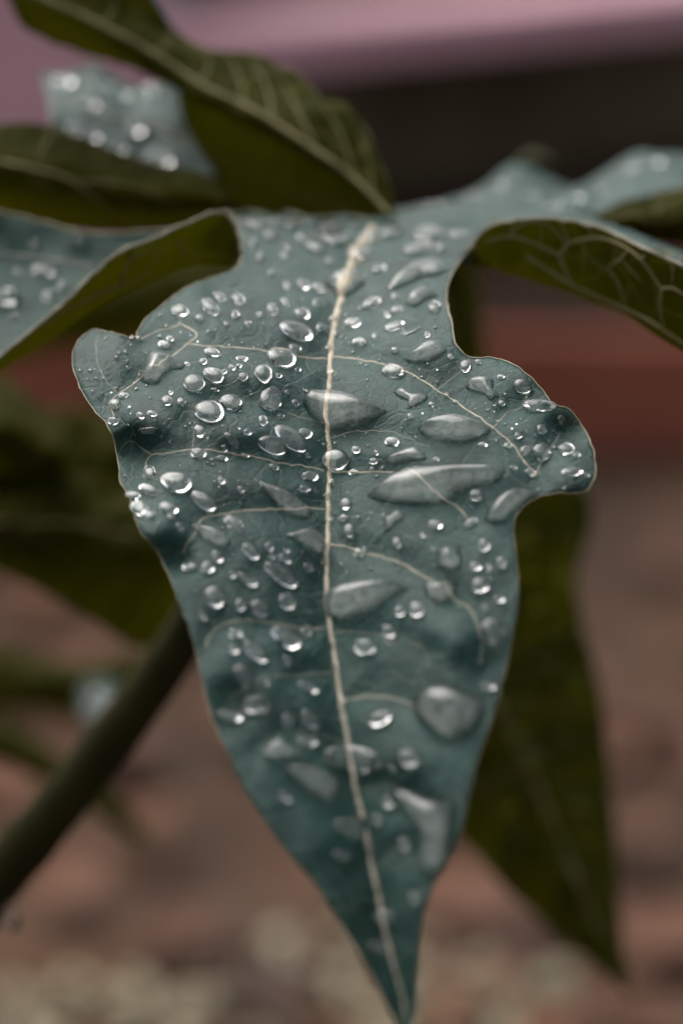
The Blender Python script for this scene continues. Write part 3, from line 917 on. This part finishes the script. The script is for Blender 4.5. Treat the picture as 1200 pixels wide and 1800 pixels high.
def drop_round(x, y, rx, ry, rot=0.0, tail=None, hk=0.78, name='water_drop', seg=26, surf=None, parent=None, raw=False):
    """a bead: elliptical footprint with an overhanging, slightly sagging dome"""
    rnd = random.Random(int(x * 31 + y * 17))
    ca, sa = math.cos(math.radians(rot)), math.sin(math.radians(rot))
    ph = rnd.uniform(0, 6.28); w1, w2 = rnd.uniform(.0, .06), rnd.uniform(0, .04)
    yb = y + 0.10 * ry
    z = float(hero_depth(x, yb, False))
    N = hero_n(x, yb, 8.0)
    H = hk * min(rx, ry * 1.15) / 4800 * z
    ang = np.linspace(0, 2 * math.pi, seg, endpoint=False)
    shape = 1 + w1 * np.cos(2 * ang + ph) + w2 * np.cos(3 * ang - ph)
    if tail:
        ta, ts = math.radians(tail[0]), tail[1]
        shape = shape + ts * np.clip(np.cos(ang - ta), 0, 1) ** 5
    ex, ey = rx * shape * np.cos(ang), ry * 0.86 * shape * np.sin(ang)
    ux, uy = ex * ca - ey * sa, ex * sa + ey * ca
    V, F = [], []
    PR = ([(.85, -.10)] + PROF[2:]) if raw else PROF
    for k, (r_, h_) in enumerate(PR[:-1]):
        rr = r_ if not tail else r_
        sag = 0.10 * ry * h_
        X, Y = x + ux * rr, yb + uy * rr + sag
        Bp = PV(X, Y, hero_depth(X, Y))
        hh = H * h_ * (1 - 0.35 * np.clip(shape - 1.1, 0, 1))
        if h_ > 0:
            wgt = min(1, h_ * 1.6)
            Bf = PV(X, Y, np.full(len(X), 0.0) + hero_depth(X, Y, False) + float(hero_depth(x, yb) - hero_depth(x, yb, False)))
            Bp = Bp * (1 - wgt) + Bf * wgt
        V += list(Bp + N * np.asarray(hh)[..., None])
    apex = PV(x, yb + .1 * ry, float(hero_depth(x, yb + .1 * ry))) + N * H
    V.append(apex)
    V.append(PV(x, yb, float(hero_depth(x, yb))) + N * H * (-.1 if raw else .025))
    K = len(PR) - 1
    for k in range(K - 1):
        for i in range(seg):
            a, b = k * seg + i, k * seg + (i + 1) % seg
            F.append((a, a + seg, b + seg, b))
    t0, b0 = K * seg, K * seg + 1
    for i in range(seg):
        F.append(((K - 1) * seg + i, t0, (K - 1) * seg + (i + 1) % seg))
    for i in range(seg):
        F.append((i, (i + 1) % seg, b0))
    V = np.array(V)
    f = F[4 * seg]
    nn = np.cross(V[f[1]] - V[f[0]], V[f[2]] - V[f[0]])
    if nn @ (V[f[0]] - (apex * .4 + V[b0] * .6)) < 0: F = [q[::-1] for q in F]
    if raw: return V, F
    return set_film(mesh_obj(name, V, F, WATER, midx=[0] * (len(F) - seg) + [1] * seg), np.full(len(V), .62))


BIG = [
    ([(526, 673), (560, 675), (593, 676), (622, 684), (656, 703), (680, 718), (672, 727), (643, 743), (610, 754), (580, 757), (557, 742), (541, 721), (531, 700), (538, 685)], 'wide leaf-shaped water drop straddling the midrib of the front lobe'),
    ([(645, 871), (664, 847), (689, 825), (727, 812), (777, 809), (827, 808), (864, 810), (881, 820), (883, 833), (864, 845), (831, 852), (802, 861), (781, 879), (747, 887), (706, 888), (668, 880)], 'largest elongated water drop, crossing a side vein right of the midrib'),
    ([(735, 745), (756, 733), (785, 724), (810, 725), (835, 735), (860, 750), (862, 758), (843, 768), (810, 779), (785, 777), (756, 770), (739, 760)], 'almond-shaped water drop lying against the long right side vein'),
    ([(850, 914), (856, 893), (872, 868), (893, 854), (922, 851), (946, 862), (922, 876), (904, 893), (887, 914), (866, 920)], 'pale curved water drop at the notch of the right margin'),
    ([(708, 629), (727, 614), (743, 600), (764, 594), (781, 606), (784, 616), (764, 631), (739, 639), (718, 637)], 'pointed water drop beside the narrow waist of the front lobe'),
    ([(691, 683), (710, 677), (722, 688), (743, 688), (752, 696), (739, 710), (718, 719), (710, 716), (716, 704), (702, 697)], 'small forked splash of water between midrib and right side vein'),
    ([(816, 675), (831, 660), (852, 657), (866, 662), (867, 681), (877, 693), (861, 704), (848, 691), (828, 686)], 'hooked water drop on the upper right flap'),
    ([(253, 608), (287, 615), (312, 625), (324, 635), (320, 646), (299, 648), (286, 660), (279, 675), (262, 676), (245, 666), (255, 645), (257, 627)], 'ragged pool of water in the crease of the left flap'),
    ([(441, 827), (466, 838), (503, 854), (530, 875), (548, 892), (546, 910), (524, 907), (495, 895), (474, 872), (455, 845)], 'long tailed water drop running toward the midrib'),
    ([(322, 906), (343, 915), (363, 918), (387, 927), (402, 940), (403, 957), (390, 964), (370, 956), (353, 944), (342, 928)], 'tailed water drop under the lower left side vein'),
    ([(503, 935), (520, 928), (537, 922), (555, 928), (570, 945), (573, 965), (560, 975), (535, 960), (515, 946)], 'jagged topped water drop touching the midrib from the left'),
    ([(567, 1050), (577, 1033), (597, 1020), (633, 1012), (673, 1010), (697, 1014), (715, 1022), (738, 1027), (712, 1034), (685, 1044), (663, 1063), (640, 1078), (617, 1087), (593, 1092), (577, 1087)], 'long club-shaped water drop starting on the lower midrib'),
    ([(740, 1027), (760, 1021), (800, 1019), (797, 1037), (782, 1053), (767, 1058), (752, 1047)], 'shallow water drop lying on the lower right side vein'),
    ([(753, 957), (773, 960), (790, 957), (810, 953), (806, 967), (812, 981), (804, 997), (787, 1003), (769, 998), (767, 986), (770, 973), (760, 967)], 'cup-shaped water drop with two horns'),
    ([(722, 1223), (732, 1203), (748, 1192), (773, 1189), (803, 1192), (820, 1205), (842, 1215), (852, 1224), (850, 1252), (836, 1274), (815, 1291), (790, 1302), (765, 1294), (743, 1274), (728, 1249)], 'big rounded water drop near the right margin of the lower blade'),
    ([(497, 1340), (527, 1334), (560, 1342), (587, 1359), (594, 1388), (578, 1406), (552, 1398), (527, 1377), (506, 1360)], 'large oval water drop low on the left of the midrib'),
    ([(458, 1322), (481, 1288), (506, 1300), (535, 1320), (548, 1333), (515, 1330), (480, 1336)], 'low dome of water above the large oval drop'),
    ([(670, 1384), (685, 1370), (714, 1367), (747, 1380), (777, 1390), (802, 1395), (795, 1430), (790, 1472), (787, 1513), (768, 1535), (745, 1538), (731, 1513), (735, 1472), (731, 1447), (714, 1417), (693, 1399)], 'long bent water drop running down the right of the pointed tip'),
    ([(678, 506), (697, 477), (726, 456), (759, 450), (784, 458), (790, 468), (772, 481), (742, 486), (722, 497), (697, 507)], 'long sausage-shaped water drop near the right notch'),
    ([(711, 531), (726, 507), (747, 501), (767, 511), (770, 518), (749, 525), (735, 537), (720, 539)], 'kidney-shaped water drop below the sausage-shaped one'),
    ([(568, 492), (590, 476), (612, 470), (635, 480), (642, 495), (626, 509), (606, 523), (592, 520), (578, 506)], 'diamond-shaped water drop magnifying the upper midrib'),
    ([(675, 806), (697, 791), (727, 778), (743, 790), (747, 807), (706, 811), (685, 817)], 'bright thin film of water just above the largest drop'),
    ([(668, 893), (684, 903), (697, 889), (712, 905), (696, 918), (688, 930), (672, 938), (676, 918)], 'thin torn streak of water under the largest drop'),
    ([(706, 585), (722, 578), (740, 569), (739, 577), (726, 585), (712, 590)], 'tiny bent sliver of water near the waist'),
]
FLAT = {'bright thin film of water just above the largest drop': 0.0007, 'thin torn streak of water under the largest drop': 0.0009, 'low dome of water above the large oval drop': 0.0011}
for pl, lb in BIG:
    o = drop_poly(pl, hmax=FLAT.get(lb, 0.0024))
    tag(o, lb, 'water drop')

# beads: x, y, rx, ry, rotation
MEDIUM = [
    (341, 673, 18, 15), (378, 660, 16, 13, 15), (368, 723, 26, 20, 10), (407, 708, 17, 16), (464, 656, 13, 18), (497, 631, 21, 18, 20), (475, 700, 20, 23), (482, 783, 21, 17, 15), (511, 771, 30, 17, 38),
    (522, 582, 27, 16, 22), (591, 808, 22, 19), (314, 848, 23, 18, 8), (360, 881, 22, 14, 30), (414, 922, 17, 12, 35), (549, 429, 23, 13, 30), (630, 445, 19, 16), (586, 416, 26, 16, 10), (686, 406, 22, 14, -10),
    (440, 388, 24, 14, 15), (468, 407, 21, 13, 32), (691, 652, 20, 13), (917, 679, 15, 13, 20), (948, 712, 29, 11, 4), (951, 794, 15, 16), (995, 790, 15, 11), (1004, 829, 18, 8), (732, 435, 26, 12, -14), (752, 410, 28, 12, -5),
    (497, 1011, 30, 15, 36), (505, 1122, 23, 17, 36), (378, 1048, 17, 20, 10), (458, 1068, 15, 17), (450, 1145, 23, 13, 42), (425, 1183, 17, 17), (453, 1236, 26, 18), (642, 1136, 19, 16), (865, 1106, 21, 25, 10), (843, 1028, 15, 14),
    (620, 1331, 44, 28, 12), (718, 1331, 23, 16), (614, 1452, 28, 21), (667, 1262, 20, 13, -20), (545, 1263, 21, 14, 36), (653, 414, 15, 13), (438, 1020, 17, 10, 25), (678, 1612, 20, 16), (668, 1664, 24, 14), (264, 862, 15, 11, 15), (247, 893, 13, 15), (297, 893, 15, 10, 15),
]
SMALL = [
    (427, 662, 8, 8), (293, 704, 9, 9), (319, 706, 7.5, 7), (537, 762, 10, 11), (517, 612, 11, 11), (545, 837, 12, 11), (535, 858, 10, 7), (374, 620, 15, 8, 20), (357, 636, 7, 6), (289, 605, 10, 6.5), (300, 595, 6, 5.5), (282, 592, 4, 4),
    (244, 595, 6, 5.5), (233, 594, 5, 5), (352, 757, 10, 12), (350, 798, 12, 11), (410, 775, 16, 8, 48), (435, 759, 7, 6), (462, 738, 7, 11, -20), (493, 732, 6, 5.5), (520, 708, 6, 6), (490, 660, 5, 5), (378, 685, 7, 4.5), (408, 646, 6.5, 4.5, 20),
    (420, 643, 5, 4), (394, 653, 4.5, 4.5), (426, 631, 10, 4.5), (482, 821, 7, 8), (395, 787, 6, 7), (389, 844, 6.5, 7), (264, 829, 10, 12), (218, 695, 9, 6), (203, 710, 10, 9), (200, 740, 9, 8), (248, 730, 7.5, 6, 20), (268, 727, 9, 5, 20), (262, 756, 14, 7, -4),
    (389, 806, 12, 5.5), (236, 871, 12, 8), (262, 906, 12, 8), (301, 909, 6, 5.5), (316, 925, 9, 8), (532, 500, 12, 8.5, 36), (418, 526, 12.5, 9, 30), (478, 544, 11, 8.5, 45), (530, 552, 13.5, 10, 20), (763, 540, 11, 10), (692, 522, 7.5, 6), (653, 532, 17, 8.5, -20),
    (620, 568, 14, 9), (632, 600, 12, 6.5), (658, 592, 6, 5.5), (697, 544, 11, 6, -10), (680, 554, 6, 5.5), (693, 574, 18, 8, -16), (772, 435, 10, 9), (803, 412, 17, 8), (665, 472, 12, 7, -10), (578, 459, 7, 6.5), (505, 435, 12, 9, 30), (445, 425, 9, 9),
    (457, 450, 8, 9), (499, 450, 10, 7, 35), (505, 504, 8, 8, 30), (476, 479, 6, 6), (455, 552, 5, 5), (413, 553, 6.5, 8), (555, 531, 6, 6), (563, 575, 8, 8), (501, 532, 10, 6, 35), (559, 506, 11, 7, 30), (493, 386, 18, 11), (517, 393, 18, 11), (577, 396, 22, 11), (620, 394, 16, 10),
    (317, 547, 14, 10), (369, 539, 17, 12, 40), (386, 522, 10, 7, 15), (350, 559, 6.5, 6), (435, 569, 6, 5.5), (397, 569, 4.5, 5), (818, 643, 10, 12, 20), (986, 737, 7.5, 10, 15), (951, 754, 8.5, 10), (923, 792, 10, 9), (910, 765, 7, 6), (689, 777, 13.5, 9), (626, 790, 7, 7),
    (656, 810, 7.5, 6), (661, 795, 5, 5), (654, 824, 4.5, 4.5), (622, 830, 9.5, 6), (767, 807, 5.5, 4), (847, 782, 8.5, 5), (891, 784, 7.5, 6), (608, 885, 9.5, 11), (606, 910, 10, 6), (614, 932, 10.5, 12), (837, 870, 13, 10), (827, 920, 15, 9, -32), (764, 922, 13, 8), (901, 822, 6, 5), (931, 830, 9.5, 8),
    (720, 731, 5, 4.5), (758, 711, 6, 5), (693, 615, 6, 5), (791, 627, 6, 5.5), (635, 601, 4, 4), (750, 589, 5.5, 5), (881, 708, 6, 6), (443, 970, 15, 11, 42), (473, 960, 7.5, 9), (477, 977, 6, 7), (503, 967, 5, 5), (502, 983, 9.5, 7, 20), (542, 997, 9.5, 9), (505, 1057, 13.5, 15),
    (423, 1062, 10, 12), (408, 1010, 6, 6), (365, 997, 12, 11), (335, 998, 13, 9), (382, 978, 12, 9, 35), (537, 1110, 9.5, 12), (413, 1113, 11, 10), (410, 1140, 12, 8), (505, 1160, 8, 10), (543, 1207, 15, 10, 30), (357, 1083, 7, 7), (630, 972, 9, 8), (698, 953, 8.5, 10), (850, 957, 10.5, 12), (835, 995, 10.5, 7.5),
    (858, 997, 5.5, 7), (880, 988, 7.5, 12), (877, 1052, 8.5, 7), (853, 1067, 7, 6), (732, 1070, 13, 14), (702, 1073, 9.5, 10), (683, 1108, 13, 12), (682, 1130, 7, 6), (695, 1130, 6.5, 6), (689, 1351, 9, 8), (681, 1409, 11, 10), (710, 1482, 13, 12), (664, 1440, 12, 10), (600, 1501, 17, 10), (506, 1265, 12, 14), (539, 1301, 17, 12), (406, 1259, 19, 12),
    (500, 1400, 12, 9), (730, 1575, 14, 11), (858, 1205, 12, 8), (640, 965, 5, 5), (742, 940, 5, 5),
    (786, 694, 5, 5), (800, 706, 4.5, 4.5), (840, 636, 6, 5), (880, 662, 7, 4), (1012, 800, 6, 5), (975, 786, 4, 5), (1030, 835, 5, 4), (300, 690, 4, 4), (330, 640, 4, 4), (440, 690, 4, 4), (523, 650, 5, 5), (505, 690, 4, 5), (541, 800, 5, 5), (460, 850, 4, 5), (424, 860, 6, 6, 30), (430, 800, 9, 5), (620, 700, 1, 1),
]
for k, yy in enumerate((462, 478, 560, 588, 612, 655, 782, 848, 872, 915, 985, 1130, 1172, 1228, 1262, 1290, 1420, 1492, 1560)):
    SMALL.insert(0, (float(xm_f(yy)) + (4 if k % 2 else -4), yy, 5.5 + (k * 7 % 4), 5 + (k * 5 % 3)))
used = [(m[0], m[1], max(m[2], m[3])) for m in MEDIUM + SMALL]


def zone(x, y):
    if y < 470: return 'near the leaf centre where the lobes meet'
    if x < xm_f(y):
        v1, v2, v3 = np.interp(x, [250, 330, 580], [660, 604, 632]), np.interp(x, [250, 412, 575], [805, 798, 829]), np.interp(x, [250, 412, 575], [960, 900, 895])
        if x < 280 and 570 < y < 770: return 'on the rounded left flap'
        if y < v1: return 'above the first left side vein'
        if y < v2: return 'between the first and second left side veins'
        if y < v3: return 'between the second and third left side veins'
        if y < 1095: return 'between the third and fourth left side veins'
        return 'left of the midrib on the narrowing tip'
    r1 = np.interp(x, [585, 677, 768, 860, 943], [629, 641, 685, 747, 838])
    if x > 800 and y < r1 + 6: return 'on the rounded right flap above its long vein'
    if y < r1: return 'above the long right side vein'
    if x > 880 and y < 870: return 'on the rounded right flap below its long vein'
    if y < np.interp(x, [580, 706, 820], [829, 832, 912]): return 'below the long right side vein'
    if y < np.interp(x, [580, 700, 803], [957, 988, 1060]): return 'between the two lower right side veins'
    if y < 1160: return 'below the lowest strong right side vein'
    return 'right of the midrib on the narrowing tip'


for i, m in enumerate(MEDIUM):
    rot = m[4] if len(m) > 4 else 0
    left = m[0] < xm_f(m[1])
    rnd = random.Random(i)
    tail = (205 - rot + rnd.uniform(-15, 15), rnd.uniform(.12, .5)) if left and m[1] < 1150 and rnd.random() < .7 else None
    o = drop_round(*m[:4], rot, tail, hk=0.72 if max(m[2], m[3]) < 24 else 0.6)
    big_, long_ = max(m[2], m[3]) >= 20, max(m[2], m[3]) > 1.55 * min(m[2], m[3])
    look = ('plump ' if big_ else 'rounded ') + ('oval water drop ' if long_ else 'round water drop ')
    zn = zone(m[0], m[1])
    tag(o, look + zn, 'water drop', look + zn)
for i, m in enumerate(SMALL[:-1]):
    rot = m[4] if len(m) > 4 else 0
    left = bool(m[0] < xm_f(m[1]))
    rnd = random.Random(500 + i)
    tail = (205 - rot + rnd.uniform(-20, 20), rnd.uniform(.1, .5)) if left and rnd.random() < .45 else None
    o = drop_round(*m[:4], rot, tail, hk=0.75, seg=20, name='water_bead')
    mx_, mn_ = max(m[2], m[3]), min(m[2], m[3])
    look = ('small ' if mx_ >= 9 else 'tiny ') + ('elongated bead ' if mx_ > 1.5 * mn_ else 'round bead ') + 'of water '
    zn = zone(m[0], m[1])
    tag(o, look + zn, 'water drop', look + zn)

# the finest spray: too many and too small to pick apart
SV, SF, off = [], [], 0
rnd = random.Random(3)
op = np.array(outline)
cy_ = np.where(np.array([rnd.random() for _ in range(5000)]) < .8, [rnd.gauss(760, 190) for _ in range(5000)], [rnd.uniform(400, 1600) for _ in range(5000)])
cx_ = np.array([rnd.uniform(140, 1030) for _ in range(5000)])
ok = (cy_ > 410) & (cy_ < 1650) & in_poly(cx_, cy_, op) & (dist_poly(cx_, cy_, op) > 8)
for p, _ in BIG: ok &= ~in_poly(cx_, cy_, np.array(p, float))
n_done = 0
for x, y in zip(cx_[ok], cy_[ok]):
    if n_done >= 480: break
    if mnoise.noise(Vector((x / 60, y / 60, 9))) < -0.12: continue
    if any((x - a) ** 2 + (y - b) ** 2 < (r + 4) ** 2 for a, b, r in used): continue
    r_ = 1.2 + 2.6 * rnd.random() ** 2.2
    used.append((x, y, r_))
    V, F = drop_round(x, y, r_ * rnd.uniform(.9, 1.4), r_, rnd.uniform(-30, 40), hk=.75, seg=10, raw=True)
    SV.append(V); SF += [tuple(i + off for i in f) for f in F]; off += len(V)
    n_done += 1
tag(mesh_obj('fine_spray', np.vstack(SV), SF, M['water']), 'fine mist of tiny droplets scattered over the front lobe', 'droplets', kind='stuff')


# beads on the other blades, set on the surface they rest on
def bead_on(data, x, y, r_px, label, group, flat=.7, sx=1.0):
    P, N = surf_hits(data, [(x, y)])
    if not len(P): return
    P, N = P[0], N[0]
    z = (P - CAM) @ FWD
    R = r_px / 4800 * z
    s = np.cross(N, [0, 0, 1.0]); s /= np.linalg.norm(s); u = np.cross(N, s)
    V, F = [], []
    seg = 20
    for r_, h_ in PROF[:-1]:
        for k in range(seg):
            a = 2 * math.pi * k / seg
            V.append(P + (s * math.cos(a) * sx + u * math.sin(a)) * R * r_ * (1 + .05 * math.cos(2 * a + x)) + N * R * flat * h_)
    V.append(P + N * R * flat); V.append(P + N * R * flat * .025)
    K = len(PROF) - 1
    for k in range(K - 1):
        for i in range(seg):
            a, b = k * seg + i, k * seg + (i + 1) % seg
            F.append((a, b, b + seg, a + seg))
    for i in range(seg):
        F.append(((K - 1) * seg + i, (K - 1) * seg + (i + 1) % seg, K * seg))
    for i in range(seg): F.append((i, K * seg + 1, (i + 1) % seg))
    V = np.array(V); f = F[4 * seg]
    if np.cross(V[f[1]] - V[f[0]], V[f[2]] - V[f[0]]) @ (V[f[0]] - P) < 0: F = [q[::-1] for q in F]
    tag(set_film(mesh_obj('water_drop', V, F, WATER, midx=[0] * (len(F) - seg) + [1] * seg), np.ones(len(V)) * .6), label, 'water drop', group)


for x, y, r_, sx in [(16, 522, 17, 1.3), (70, 475, 11, 1.5), (92, 478, 10, 1), (140, 425, 9, 1), (85, 520, 10, 1.2), (60, 430, 9, 1.1), (110, 500, 8, 1), (25, 555, 8, 1), (30, 480, 8, 1)]:
    bead_on(dB, x, y, r_, 'blurred water drop on the cupped left lobe', 'drops on the cupped left lobe', .6, sx)
for x, y, r_, sx in [(112, 146, 16, 1.5), (160, 186, 15, 1.1), (130, 228, 18, 1.4), (165, 238, 14, 1), (211, 262, 12, 1), (238, 228, 16, 1.2), (264, 158, 16, 1), (218, 168, 11, 1), (290, 282, 14, 1.3), (265, 275, 11, 1), (185, 150, 10, 1)]:
    bead_on(dD, x, y, r_ * .72, 'bright out-of-focus water drop on the pale lobe behind', 'drops on the pale back lobe', .75, sx)
for x, y, r_, sx in [(1010, 352, 12, 1.3), (1060, 340, 12, 1), (1110, 300, 11, 1), (970, 366, 12, 1.5), (1150, 290, 12, 1)]:
    bead_on(dH, x, y, r_, 'blurred water drop on the pale right hump', 'drops on the pale right hump', .6, sx)
for x, y, r_, sx in [(830, 350, 13, 1.4), (880, 330, 11, 1), (760, 366, 14, 1.4), (930, 345, 10, 1)]:
    bead_on(dI, x, y, r_, 'blurred water drop on the hump behind the junction', 'drops on the hump behind the junction', .6, sx)
for x, y, r_, sx in [(178, 1240, 22, 1.0)]:
    bead_on(dN4, x, y, r_, 'water drop glinting beside the leaf stalk', 'single glinting drop', .8, sx)

# a drop hanging under the leaf stalk
hp = PV(22, 1622, .512)
V, F = [], []
seg = 20
prof = [(0.0, 1.9), (.28, 1.55), (.55, 1.1), (.85, .55), (1.0, 0), (.92, -.42), (.7, -.75), (.35, -.96), (0.0, -1.0)]
R = 16 / 4800 * .512
for r_, h_ in prof:
    for k in range(seg):
        a = 2 * math.pi * k / seg
        V.append(hp + np.array([math.cos(a) * r_ * R, math.sin(a) * r_ * R, h_ * R * 1.5 if h_ > 0 else h_ * R]))
for j in range(len(prof) - 1):
    for k in range(seg):
        a, b = j * seg + k, j * seg + (k + 1) % seg
        F.append((a, a + seg, b + seg, b))
V = np.array(V); f = F[3 * seg]
if np.cross(V[f[1]] - V[f[0]], V[f[2]] - V[f[0]]) @ (V[f[0]] - hp) < 0: F = [q[::-1] for q in F]
tag(mesh_obj('water_drop', V, F, M['water']), 'bright water drop hanging under the leaf stalk', 'water drop')

# ------------------------------------------------------------------ litter and pale gravel on the soil
M['litter'] = plain('dead_leaf', (0.020, 0.0075, 0.003), (0.15, 0.055, 0.022), 8, 0.85, 0.3, 0.002)
M['gravel'] = plain('pale_gravel', (0.12, 0.10, 0.06), (0.42, 0.36, 0.24), 10, 0.8, 0.4, 0.002)
rnd = random.Random(11)
V, F = [], []
for i in range(170):
    x, y = rnd.uniform(-.5, .5), rnd.uniform(.98, 1.55)
    L_, W_ = rnd.uniform(.02, .06), rnd.uniform(.012, .028)
    a = rnd.uniform(0, 6.28); zz = rnd.uniform(.004, .02); cu = rnd.uniform(.2, .6)
    o0 = len(V)
    for j in range(6):
        t = j / 5
        w = W_ * math.sin(math.pi * (0.08 + .86 * t)) ** .8
        for s in (-1, 0, 1):
            lx, ly = (t - .5) * L_, s * w
            V.append((x + lx * math.cos(a) - ly * math.sin(a), y + lx * math.sin(a) + ly * math.cos(a), zz + cu * (abs(s) * w + (t - .5) ** 2 * L_)))
    for j in range(5):
        for s in range(2):
            b = o0 + j * 3 + s
            F.append((b, b + 1, b + 4, b + 3))
tag(mesh_obj('leaf_litter', V, F, M['litter']), 'dead brown leaves strewn over the soil', 'leaf litter', kind='stuff')
V, F = [], []
for i in range(900):
    x = rnd.uniform(-.35, .35)
    lim = 1.085 + .03 * math.sin(x * 22 + 1) - .05 * max(0, x * 4) + .02
    y = rnd.uniform(.85, lim)
    r_ = rnd.uniform(.003, .009)
    o0 = len(V)
    for lat in range(4):
        for lon in range(7):
            th = math.pi * (lat + .5) / 4; ph = 6.283 * lon / 7
            k = r_ * rnd.uniform(.8, 1.15)
            V.append((x + k * math.sin(th) * math.cos(ph), y + k * math.sin(th) * math.sin(ph), .004 + .7 * k * math.cos(th) + r_ * .3))
    for lat in range(3):
        for lon in range(7):
            a, b = o0 + lat * 7 + lon, o0 + lat * 7 + (lon + 1) % 7
            F.append((a, a + 7, b + 7, b))
    F.append(tuple(o0 + k for k in range(7))); F.append(tuple(o0 + 21 + k for k in range(6, -1, -1)))
tag(mesh_obj('gravel', V, F, M['gravel']), 'pale gravel spread along the near edge of the soil', 'gravel', kind='stuff')
